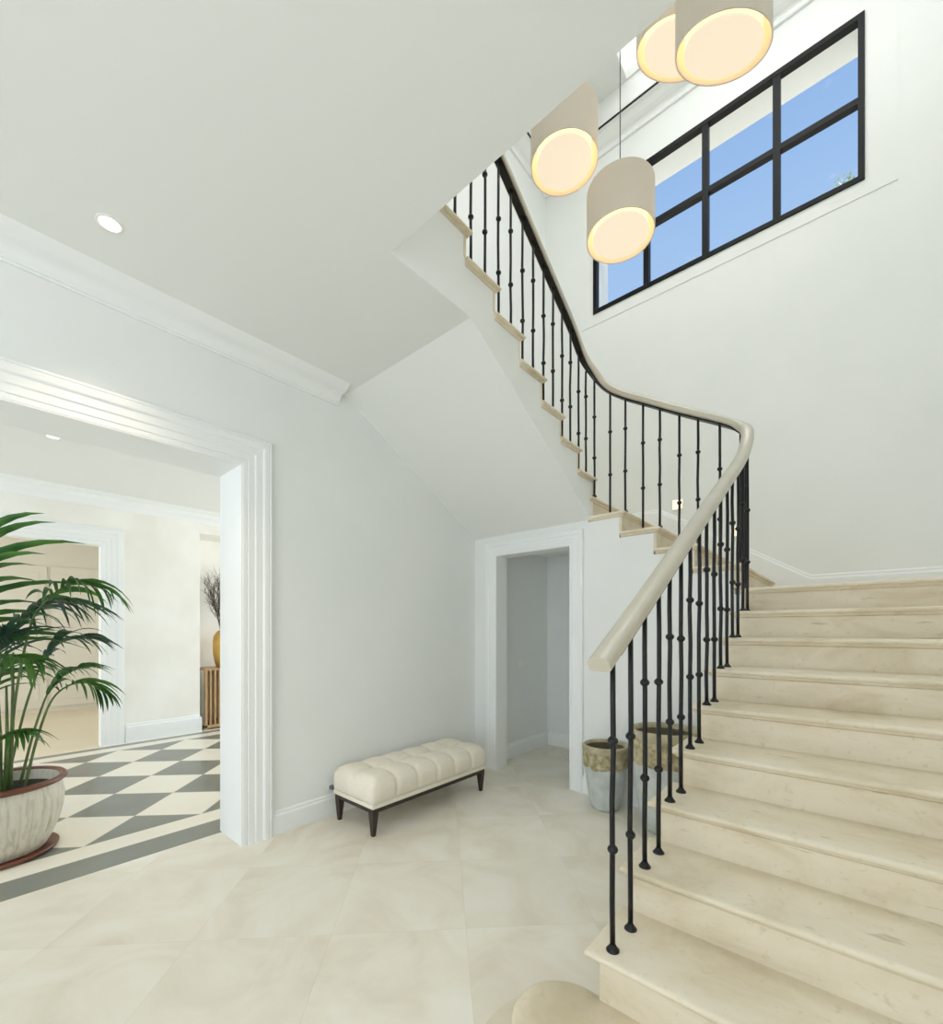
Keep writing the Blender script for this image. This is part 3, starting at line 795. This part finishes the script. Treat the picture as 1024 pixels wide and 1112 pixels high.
# ------------------------------------------------------------------ pendant lamps
def pendant(label, x, y, z, rx=.2, ry=.2, rot=0.0, H=.285):
    t = thing('pendant_lamp', label, 'lamp', (x, y, z), rot, 'drum pendants in the stairwell')
    def ring(bm, f, zz, n=96, d=0.0): return [bm.verts.new(((rx * f - d) * math.cos(2 * PI * i / n), (ry * f - d) * math.sin(2 * PI * i / n), zz)) for i in range(n)]
    def skin(bm, rings, close=False):
        q = len(rings)
        for k in range(q if close else q - 1):
            a, b = rings[k], rings[(k + 1) % q]; n = len(a)
            for i in range(n): bm.faces.new((a[i], a[(i + 1) % n], b[(i + 1) % n], b[i]))
    bm = bmesh.new(); skin(bm, [ring(bm, 1, 0), ring(bm, 1, H), ring(bm, 1, H, d=.005), ring(bm, 1, 0, d=.005)], True)
    s = obj('lamp_shade', bm, M['shade'], t, autosmooth=40); s['label'] = 'beige pleated fabric shade'
    bm = bmesh.new()
    for i in range(3):
        a = 2 * PI * i / 3 + .5
        tube(bm, [(.012 * math.cos(a), .012 * math.sin(a), H - .02), ((rx - .004) * math.cos(a), (ry - .004) * math.sin(a), H - .02)], .003, 6)
    lathe(bm, [(.02, H - .05), (.02, H + .01), (.012, H + .025)], 16)
    obj('frame', bm, M['white_metal'], t)
    bm = bmesh.new(); skin(bm, [ring(bm, .80, .012), ring(bm, .80, H - .06)])
    obj('inner_drum', bm, M['drum'], t, smooth=True)
    bm = bmesh.new(); a, b = ring(bm, .815, .002), ring(bm, .815, .012); bm.faces.new(a[::-1]); bm.faces.new(b); skin(bm, [a, b])
    o = obj('diffuser', bm, M['diffuser'], t); o['label'] = 'glowing cream diffuser'
    bm = bmesh.new(); tube(bm, [(0, 0, H + .02), (0, 0, ZT + .1 - z)], .0028, 6); obj('cable', bm, M['iron'], t)
    bm = bmesh.new(); lathe(bm, [(.045, ZT + .08 - z), (.045, ZT + .1 - z)], 20); obj('ceiling_rose', bm, M['white_metal'], t)
    return t
pendant('lowest pleated drum pendant hanging in front of the window corner', -1.105, 2.665, 3.825)
pendant('pleated drum pendant nearest the stair rail, its top left corner hidden by the ceiling edge', -1.345, 2.40, 4.23)
pendant('large looking drum pendant at the top edge, closest to the window panes', -.468, 2.304, 4.08, .212, .140, math.radians(41.7))
pendant('drum pendant half hidden behind the one closest to the window', -.714, 2.513, 4.5, .230, .148, math.radians(44))

# recessed lights
def downlight(label, x, y, z, watts):
    t = thing('downlight', label, 'ceiling light', (x, y, z), 0, 'recessed downlights')
    bm = bmesh.new()
    prof = [(.052, 0), (.050, -.004), (.040, -.004), (.038, 0)]
    lathe(bm, prof + [prof[0]], 32, cap=False); obj('trim_ring', bm, M['white_metal'], t, smooth=True)
    bm = bmesh.new(); lathe(bm, [(.038, -.003), (.038, -.001)], 32); obj('lens', bm, M['bulb'], t)
    d = bpy.data.lights.new('downlight_beam', 'SPOT'); d.energy = watts; d.spot_size = 1.6; d.spot_blend = .8; d.color = (1, .82, .6); d.shadow_soft_size = .04
    o = bpy.data.objects.new('downlight_beam', d); C.objects.link(o); o.location = (0, 0, -.02); o.parent = t
downlight('round recessed downlight in the hall ceiling above the wide opening', -2.552, .437, ZC, 45)
downlight('small recessed downlight in the side room ceiling beyond the opening', -5.10, .50, 3.03, 8)

# stair lights on the far wall
for lab, x, z in (('square lit wall light on the window wall, higher up the stairs', -1.478, 2.77), ('square lit wall light on the window wall, lower and nearer the landing', -.918, 2.398)):
    t = thing('step_light', lab, 'wall light', (x, YF, z), 0, 'square stair lights')
    bm = bmesh.new(); box(bm, -.06, .06, -.012, 0, -.06, .06, .003); obj('cover_plate', bm, M['white_metal'], t)
    bm = bmesh.new(); box(bm, -.048, .048, -.015, -.011, -.048, .048); obj('lens', bm, M['steplight'], t)

# ------------------------------------------------------------------ bench
bench = thing('bench', 'low cream tufted bench with dark tapered wooden legs against the wall', 'bench', (-2.69, 2.405, 0))
BL, BW = 1.19, .47
def cushion():
    bm = bmesh.new(); nx, ny = 48, 110; z0, z1 = .222, .402
    # a sheet wrapped over front, top and back (u) and along the length (v), ends rounded
    us = []
    h = z1 - z0
    grid = []
    for j in range(ny + 1):
        v = -BL / 2 + BL * j / ny; row = []
        for i in range(nx + 1):
            u = -BW / 2 + BW * i / nx
            row.append((u, v))
        grid.append(row)
    seamv = [-BL / 2 + BL * s / 6 for s in range(1, 6)]
    def dep(u, v):
        d = 0
        for s in seamv: d += .020 * math.exp(-((v - s) / .013) ** 2) + .012 * math.exp(-((v - s) / .04) ** 2)
        d += .013 * math.exp(-(u / .012) ** 2) + .012 * math.exp(-(u / .05) ** 2)
        for s in seamv: d += .012 * math.exp(-(((v - s) ** 2 + u ** 2) / .022 ** 2))
        return d
    def top_z(u, v):
        ex = min(1, abs(u) / (BW / 2)); ey = min(1, abs(v) / (BL / 2))
        return z1 + .008 - .034 * ex ** 7 - .034 * ey ** 26 - dep(u, v) * (1 - .3 * ex)
    V = [[bm.verts.new((u, v, top_z(u, v))) for u, v in row] for row in grid]
    for j in range(ny):
        for i in range(nx): bm.faces.new((V[j][i], V[j][i + 1], V[j + 1][i + 1], V[j + 1][i]))
    # skirts
    loop = [(V[j][0], (-1, 0)) for j in range(ny + 1)] + [(V[ny][i], (0, 1)) for i in range(1, nx + 1)] + [(V[j][nx], (1, 0)) for j in range(ny - 1, -1, -1)] + [(V[0][i], (0, -1)) for i in range(nx - 1, 0, -1)]
    prev = [a for a, _ in loop]
    levels = [(.90, .012), (.72, .022), (.45, .024), (.2, .018), (0.0, .004)]
    for t_, b_ in levels:
        cur = []
        for (a, nrm) in loop:
            u, v = a.co.x, a.co.y
            g = 1.0
            if abs(nrm[0]):
                for s in seamv: g -= .75 * math.exp(-((v - s) / .014) ** 2)
            else:
                g -= .75 * math.exp(-(u / .014) ** 2)
            cx = min(1, (BW / 2 - abs(u)) / .04) if abs(nrm[1]) else 1; cy = min(1, (BL / 2 - abs(v)) / .04) if abs(nrm[0]) else 1
            k = b_ * g * (.35 + .65 * min(cx, cy))
            ox = nrm[0] * k; oy = nrm[1] * k
            cur.append(bm.verts.new((u + ox, v + oy, z0 + (a.co.z - z0) * t_)))
        n = len(cur)
        for i in range(n): bm.faces.new((prev[i], prev[(i + 1) % n], cur[(i + 1) % n], cur[i]))
        prev = cur
    bm.faces.new(prev)
    return bm
obj('cushion', cushion(), M['fabric'], bench, smooth=True)
bm = bmesh.new(); box(bm, -BW / 2 - .006, BW / 2 + .006, -BL / 2 - .006, BL / 2 + .006, .192, .224, .008, 3); obj('seat_band', bm, M['fabric'], bench, autosmooth=40)
for s in range(1, 6):
    bm = bmesh.new(); lathe(bm, [(.011, -.004), (.010, .001), (.005, .004), (.001, .005)], 14); b_ = obj('button', bm, M['fabric'], bench, smooth=True)
    b_.location = (0, -BL / 2 + BL * s / 6, .352)
bm = bmesh.new()
for a in ((-BW / 2 + .008, -BW / 2 + .045, -BL / 2 + .008, BL / 2 - .008), (BW / 2 - .045, BW / 2 - .008, -BL / 2 + .008, BL / 2 - .008),
          (-BW / 2 + .045, BW / 2 - .045, -BL / 2 + .008, -BL / 2 + .045), (-BW / 2 + .045, BW / 2 - .045, BL / 2 - .045, BL / 2 - .008)):
    box(bm, *a, .160, .193)
obj('frame', bm, M['darkwood'], bench)
for sx in (-1, 1):
    for sy in (-1, 1):
        bm = bmesh.new(); rings = []
        for z, w, off in ((.192, .025, 0), (.15, .024, .002), (0, .012, .012)):
            cx, cy = sx * (BW / 2 - .028 - .0 + off * .0), sy * (BL / 2 - .028 + off * .2)
            cx = sx * (BW / 2 - .03)
            rings.append([bm.verts.new((cx + a * w, cy + b * w, z)) for a, b in ((-1, -1), (1, -1), (1, 1), (-1, 1))])
        bm.faces.new(rings[0]); bm.faces.new(rings[-1][::-1])
        for a, b in zip(rings, rings[1:]):
            for i in range(4): bm.faces.new((a[i], b[i], b[(i + 1) % 4], a[(i + 1) % 4]))
        obj('leg', bm, M['darkwood'], bench)

# small grey plug socket on the wall just behind the bench
t = thing('wall_socket', 'tiny grey wall socket peeking out behind the left end of the bench', 'socket', (XL, 1.835, .215))
bm = bmesh.new(); box(bm, 0, .008, -.018, .018, -.02, .02, .003); obj('plate', bm, M['plastic'], t)
bm = bmesh.new(); box(bm, .008, .05, -.015, .015, -.015, .015, .005); obj('plug', bm, M['grey_plastic'], t)
# light switch in the store
t = thing('light_switch', 'small white light switch on the wall inside the narrow doorway', 'light switch', (-2.89, 4.18, 1.03))
bm = bmesh.new(); box(bm, 0, .012, -.045, .045, -.045, .045, .003); obj('plate', bm, M['plastic'], t)
bm = bmesh.new(); box(bm, .012, .018, -.028, .028, -.03, .03, .002); obj('rocker', bm, M['plastic'], t)

# ------------------------------------------------------------------ glazed pots by the stairs
def tall_pot(label, x, y, R, H, seed):
    t = thing('planter_pot', label, 'pot', (x, y, 0), seed, 'glazed pots by the stairs')
    def wav(r, z, a): return r * (1 + .006 * math.sin(3 * a + seed) + .004 * math.sin(7 * a + z * 9))
    rb = R * .60
    prof = [(.001, 0.0), (rb * .9, 0), (rb, .012)]
    for i in range(1, 13):
        s = i / 12; prof.append((rb + (R * .94 - rb) * (s ** .75), .012 + s * H * .70))
    bm = bmesh.new(); lathe(bm, prof, 48, fn=wav, cap=False); obj('body', bm, M['glaze'], t, smooth=True)
    rnd = random.Random(seed)
    def rough(r, z, a):
        return r + .006 * noise.noise(Vector((math.cos(a) * 9, math.sin(a) * 9, z * 40 + seed)))
    z0 = H * .70 - .012
    prof = [(R * .93, z0 - .01), (R * .965, z0 + .005), (R * .985, z0 + .03), (R * .985, H * .80), (R * .975, H * .86), (R * .97, H * .90)]
    # broken lower edge of the crust
    bm = bmesh.new(); segs = 72; rings = []
    for j, (r, z) in enumerate(prof):
        ring = []
        for i in range(segs):
            a = 2 * PI * i / segs
            zz = z + (.018 * noise.noise(Vector((math.cos(a) * 4, math.sin(a) * 4, seed))) if j < 2 else 0)
            ring.append(bm.verts.new((rough(r, z, a) * math.cos(a), rough(r, z, a) * math.sin(a), zz)))
        rings.append(ring)
    for a, b in zip(rings, rings[1:]):
        for i in range(segs): bm.faces.new((a[i], a[(i + 1) % segs], b[(i + 1) % segs], b[i]))
    obj('crust_band', bm, M['crust'], t, smooth=True)
    bm = bmesh.new()
    prof = [(R * .965, H * .895), (R * 1.0, H * .915), (R * 1.02, H * .94), (R * 1.02, H * .97), (R * .99, H * .99), (R * .93, H), (R * .87, H * .985), (R * .84, H * .95)]
    lathe(bm, prof, 48, fn=wav, cap=False); obj('rim', bm, M['rimclay'], t, smooth=True)
    bm = bmesh.new(); lathe(bm, [(R * .84, H * .95), (R * .80, H * .6), (R * .74, H * .45), (.001, H * .44)], 48, cap=False); obj('inside', bm, M['potinside'], t, smooth=True)
    return t
tall_pot('smaller pale glazed pot with crusted brown rim beside the narrow doorway', -1.503, 3.335, .176, .505, 1)
bigpot = tall_pot('larger pale glazed pot half hidden behind the stair balusters', -1.03, 3.25, .232, .71, 5)

# ------------------------------------------------------------------ potted palm in the side room
PX, PY = -4.02, .15
palm = thing('potted_palm', 'leafy palm in a ribbed cream pot on the checkered floor', 'plant', (PX, PY, 0))
bm = bmesh.new(); lathe(bm, [(.001, 0), (.25, 0), (.268, .012), (.275, .03), (.268, .034), (.25, .022), (.001, .018)], 56, cap=False)
obj('saucer', bm, M['brownglaze'], palm, smooth=True)
bm = bmesh.new()
def rib(r, z, a): return r * (1 + .030 * (abs(math.cos(17 * a)) ** .6 - .6) * min(1, max(0, (.40 - z) / .05)) * min(1, z / .05))
prof = [(.001, .02), (.20, .02), (.212, .03), (.242, .09), (.272, .17), (.293, .26), (.298, .34), (.292, .39), (.286, .43)]
lathe(bm, prof, 272, fn=rib, cap=False)
obj('pot', bm, M['ribglaze'], palm, smooth=True)
bm = bmesh.new(); lathe(bm, [(.284, .428), (.302, .434), (.314, .443), (.315, .458), (.305, .468), (.286, .466), (.274, .455)], 64, cap=False)
obj('rim', bm, M['brownglaze'], palm, smooth=True)
bm = bmesh.new(); lathe(bm, [(.274, .455), (.266, .41), (.258, .39)], 64, cap=False); obj('inside', bm, M['ribglaze'], palm, smooth=True)
bm = bmesh.new()
lathe(bm, [(.264, .392), (.2, .402), (.1, .408), (.001, .41)], 48, fn=lambda r, z, a: r * (1 + .01 * math.sin(9 * a)), cap=False)
obj('soil', bm, M['soil'], palm)
RIGHT = Vector((math.cos(ALPHA), math.sin(ALPHA), 0)); FWD = Vector((-math.sin(ALPHA), math.cos(ALPHA), 0)); UP = Vector((0, 0, 1))
rnd = random.Random(11)
def fpt(r, f, z): return RIGHT * r + FWD * f + UP * z     # pot-centred coordinates
def leaflet(bm, p, d, ln, w, droop, rr):
    d = d.normalized(); side = d.cross(UP)
    if side.length < .1: side = RIGHT.copy()
    side.normalize(); side = (Matrix.Rotation(rr.uniform(.35, 1.0) * (1 if side.dot(FWD) > 0 else -1) * 1.0, 3, d) @ side); n = 7; prev = None; cur = p.copy(); dd = d.copy()
    for i in range(n + 1):
        s = i / n; ww = w * (math.sin(PI * min(1, .12 + s * .88)) ** .7) * (1 - .25 * s) if i < n else 0.0005
        nrm = side.cross(dd).normalized()
        a = bm.verts.new(cur - side * ww + nrm * ww * .35); m = bm.verts.new(cur); b = bm.verts.new(cur + side * ww + nrm * ww * .35)
        if prev:
            bm.faces.new((prev[0], prev[1], m, a)); bm.faces.new((prev[1], prev[2], b, m))
        prev = (a, m, b)
        cur = cur + dd * (ln / n); dd = (dd + Vector((0, 0, -droop / n))).normalized()
def frond(ctrl, n_leaf, ln, w, droop, start=.4, fan=.9, mat='leaf', flat=None):
    pts = catmull([fpt(*c) for c in ctrl], 8)
    N = len(pts)
    st = bmesh.new(); tube(st, pts, [.009 * (1 - .75 * i / N) for i in range(N)], 7)
    stem = obj('stem', st, M['cane'], palm, smooth=True)
    bm = bmesh.new()
    for k in range(n_leaf):
        s = start + (1 - start) * (k + .5) / n_leaf
        i = min(N - 2, int(s * (N - 1))); p = pts[i].lerp(pts[i + 1], s * (N - 1) - i); tg = (pts[i + 1] - pts[i]).normalized()
        sd = tg.cross(UP)
        if flat is not None: sd = fpt(*flat)
        sd.normalize()
        q = (k + .5) / n_leaf
        L = ln * (math.sin(PI * (.22 + .70 * q)) ** .8)
        for sg_ in (-1, 1):
            d = tg * (.55 + .9 * q) + sd * sg_ * fan * (1 - .35 * q) + UP * .10
            leaflet(bm, p, d + Vector((rnd.uniform(-.09, .09), rnd.uniform(-.09, .09), rnd.uniform(-.09, .09))), L * rnd.uniform(.88, 1.08), w, droop * rnd.uniform(.75, 1.25), rnd)
    leaflet(bm, pts[-1], (pts[-1] - pts[-3]), ln * .45, w, droop, rnd)
    f = obj('frond', bm, M[mat], palm, smooth=True)
    return f
# image scale at the pot is about 175 px per metre; z = .4 at the rim
R_ = (1, 0, 0)
def arching_frond():
    pts = catmull([fpt(*c) for c in ((-.08, 0, .38), (-.20, -.02, .9), (-.27, -.04, 1.2), (-.31, -.05, 1.5), (-.28, -.05, 1.76))], 8)
    st = bmesh.new(); tube(st, pts, [.010 * (1 - .7 * i / len(pts)) for i in range(len(pts))], 7); obj('stem', st, M['cane'], palm, smooth=True)
    bm = bmesh.new(); N = len(pts)
    for k in range(13):
        s_ = .46 + .54 * k / 12; i_ = min(N - 1, int(s_ * (N - 1))); p = pts[i_]
        for sg_ in (1, -1):
            d = RIGHT * sg_ * (1.0 - .02 * k) + UP * (.50 + .022 * k) + FWD * rnd.uniform(-.16, .10)
            leaflet(bm, p, d, (.84 + .05 * math.sin(k * 1.3)) * rnd.uniform(.93, 1.05), .031, 1.05 * rnd.uniform(.9, 1.1), rnd)
    obj('frond', bm, M['leaf'], palm, smooth=True)
arching_frond()
frond([(.05, .02, .38), (.09, 0, .9), (.20, -.02, 1.38), (.30, -.03, 1.56), (.48, -.03, 1.69), (.68, -.02, 1.66)], 12, .36, .016, 1.9, .62, .75, 'leaf')
frond([(-.10, .03, .38), (-.12, .1, 1.0), (-.08, .16, 1.38), (.04, .22, 1.56), (.20, .26, 1.60)], 15, .50, .018, 1.7, .50, 1.0, 'leaf_blue')
frond([(.02, -.04, .38), (.04, -.1, .85), (.10, -.15, 1.12), (.26, -.18, 1.24), (.44, -.2, 1.22)], 10, .34, .016, 1.5, .55, .8, 'leaf')
frond([(.10, .05, .38), (.15, .1, .75), (.22, .14, .98), (.38, .16, 1.06), (.54, .16, .98)], 9, .26, .016, 1.5, .58, .75, 'leaf')
frond([(.08, -.07, .38), (.12, -.12, .66), (.20, -.17, .78), (.36, -.2, .82)], 7, .26, .017, 1.8, .5, .8, 'leaf')
frond([(-.05, .08, .38), (-.02, .2, .95), (.06, .28, 1.28), (.22, .36, 1.36)], 11, .38, .017, 1.5, .5, .85, 'leaf_blue')
frond([(-.15, -.05, .38), (-.20, -.1, .95), (-.18, -.1, 1.25), (-.05, -.2, 1.40)], 13, .48, .019, 1.5, .5, 1.0, 'leaf_blue')
frond([(-.12, .0, .38), (-.35, .1, 1.0), (-.60, .15, 1.5), (-.9, .2, 1.55)], 12, .45, .017, 1.2, .4, .9, 'leaf')
frond([(-.08, -.1, .38), (-.12, -.22, .8), (-.08, -.32, 1.02), (.04, -.38, 1.04)], 10, .36, .018, 1.6, .5, .9, 'leaf')
frond([(-.02, .0, .38), (.0, -.05, .9), (.05, -.08, 1.2), (.14, -.1, 1.38)], 10, .40, .016, 1.5, .55, .8, 'leaf_blue')
frond([(-.16, .1, .38), (-.24, .15, .8), (-.26, .2, 1.05), (-.16, .25, 1.12)], 10, .40, .017, 1.5, .5, .9, 'leaf')
frond([(.0, .12, .38), (.04, .2, .8), (.10, .26, 1.05), (.24, .3, 1.15)], 8, .34, .016, 1.5, .5, .85, 'leaf')
for r_, f_, h_ in ((-.06, -.03, .75), (.03, .05, .9), (-.12, .06, .85), (-.02, -.08, .6), (.07, -.02, .7), (-.16, 0, .8), (-.09, .09, .7)):
    bm = bmesh.new(); tube(bm, [fpt(r_ * .7, f_ * .7, .36), fpt(r_, f_, .36 + h_ * .5), fpt(r_ * 1.3 - .02, f_ * 1.3, .36 + h_)], [.013, .010, .005], 8); obj('stem', bm, M['cane'], palm, smooth=True)

# ------------------------------------------------------------------ niche console, vase, twigs
cons = thing('console_table', 'slatted oak console table standing in the wall niche', 'console table', (XF - .24, 3.0, 0))
cy0, cy1 = 2.24 - 3.0, 3.9 - 3.0; dx0, dx1 = -.22, .20
bm = bmesh.new(); box(bm, dx0, dx1, cy0, cy1, .83, .86, .003); obj('tabletop', bm, M['oak'], cons)
bm = bmesh.new(); box(bm, dx0, dx1, cy0, cy1, .02, .06, .003); obj('bottom_board', bm, M['oak'], cons)
bm = bmesh.new(); box(bm, dx0, dx0 + .02, cy0, cy1, .06, .83); obj('back_panel', bm, M['oak'], cons)
for y in (cy0, cy1 - .03):
    bm = bmesh.new(); box(bm, dx1 - .06, dx1, y, y + .03, 0, .83, .003); obj('post', bm, M['oak'], cons)
bm = bmesh.new(); box(bm, dx0 + .02, dx1 - .06, cy0 + .005, cy0 + .02, .06, .83); o = obj('side_panel', bm, M['plastic'], cons); o['label'] = 'pale grey end panel'
y = cy0 + .06
for i in range(26):
    bm = bmesh.new(); box(bm, dx1 - .03, dx1 - .005, y, y + .025, .06, .83, .002); obj('slat', bm, M['oak'], cons); y += .0585
VY = 2.53; VX = XF - .22
vase = thing('vase', 'tall golden vase standing on the slatted console in the niche', 'vase', (VX, VY, .86))
bm = bmesh.new(); vp = [(.001, 0), (.075, 0), (.085, .01), (.105, .08), (.122, .18), (.128, .30), (.125, .40), (.115, .46), (.095, .50), (.072, .52), (.068, .535), (.062, .535), (.066, .515), (.09, .49), (.105, .44), (.11, .3), (.08, .05), (.001, .03)]
lathe(bm, vp, 48, fn=lambda r, z, a: r * (1 + .012 * math.cos(14 * a)) if .02 < z < .5 else r, cap=False); obj('body', bm, M['gold'], vase, smooth=True)
tw = thing('branch_bunch', 'bare dry brown branches standing in the golden vase', 'branches', (VX, VY, .9))
rnd = random.Random(21)
def grow(bm, p, d, ln, r, depth):
    n = 4; pts = [p.copy()]; cur = p.copy(); dd = d.normalized()
    for i in range(n):
        dd = (dd + Vector((rnd.uniform(-.22, .22), rnd.uniform(-.22, .22), rnd.uniform(-.05, .15)))).normalized()
        cur = cur + dd * ln / n; pts.append(cur.copy())
    tube(bm, pts, [r * (1 - .4 * i / n) for i in range(n + 1)], 5)
    if depth > 0:
        for i in range(1, n + 1):
            for _ in range(2 if depth > 1 else 1):
                a = Vector((rnd.uniform(-1, 1), rnd.uniform(-1, 1), rnd.uniform(.0, .9)))
                grow(bm, pts[i], dd * .8 + a * .8, ln * rnd.uniform(.38, .55), r * .5, depth - 1)
for i in range(6):
    bm = bmesh.new(); a = i * 1.05 + .3
    p0 = Vector((.03 * math.cos(a), .03 * math.sin(a), .0)); p1_ = Vector((.035 * math.cos(a + .5), .035 * math.sin(a + .5), .52))
    tube(bm, [p0, p1_], [.007, .007], 6)
    grow(bm, p1_, Vector((.12 * math.cos(a), .34 * math.sin(a) - (.12 if i % 2 else 0), 1)), .52, .008, 3)
    obj('branch', bm, M['twig'], tw)

# ------------------------------------------------------------------ outside the window
bm = bmesh.new(); box(bm, -60, 60, YF + .6, 90, -.3, -.2); struct('ground', bm, M['ground'])
tree = thing('tree', 'pale green tree top just showing at the lower right window corner', 'tree', (-.15, 13.0, -.2))
bm = bmesh.new(); tube(bm, [(0, 0, 0), (.1, 0, 4), (0, .1, 8), (.05, 0, 10.6)], [.22, .17, .10, .03], 10); obj('trunk', bm, M['bark'], tree, smooth=True)
bm = bmesh.new(); rnd = random.Random(3)
for i in range(2600):
    a = rnd.uniform(0, 2 * PI); zz = rnd.uniform(-1, 1); rr = math.sqrt(1 - zz * zz) * rnd.uniform(.5, 1)
    c = Vector((rr * 1.15 * math.cos(a), rr * 1.15 * math.sin(a), 10.35 + zz * 1.15 + .18 * noise.noise(Vector((a * 2, zz * 3, 0)))))
    d = Vector((rnd.uniform(-1, 1), rnd.uniform(-1, 1), rnd.uniform(-1, 1))).normalized(); e = d.orthogonal().normalized() * .03; d *= .07
    bm.faces.new([bm.verts.new(q) for q in (c, c + d * .5 + e, c + d, c + d * .5 - e)])
obj('crown', bm, M['tree_leaf'], tree)
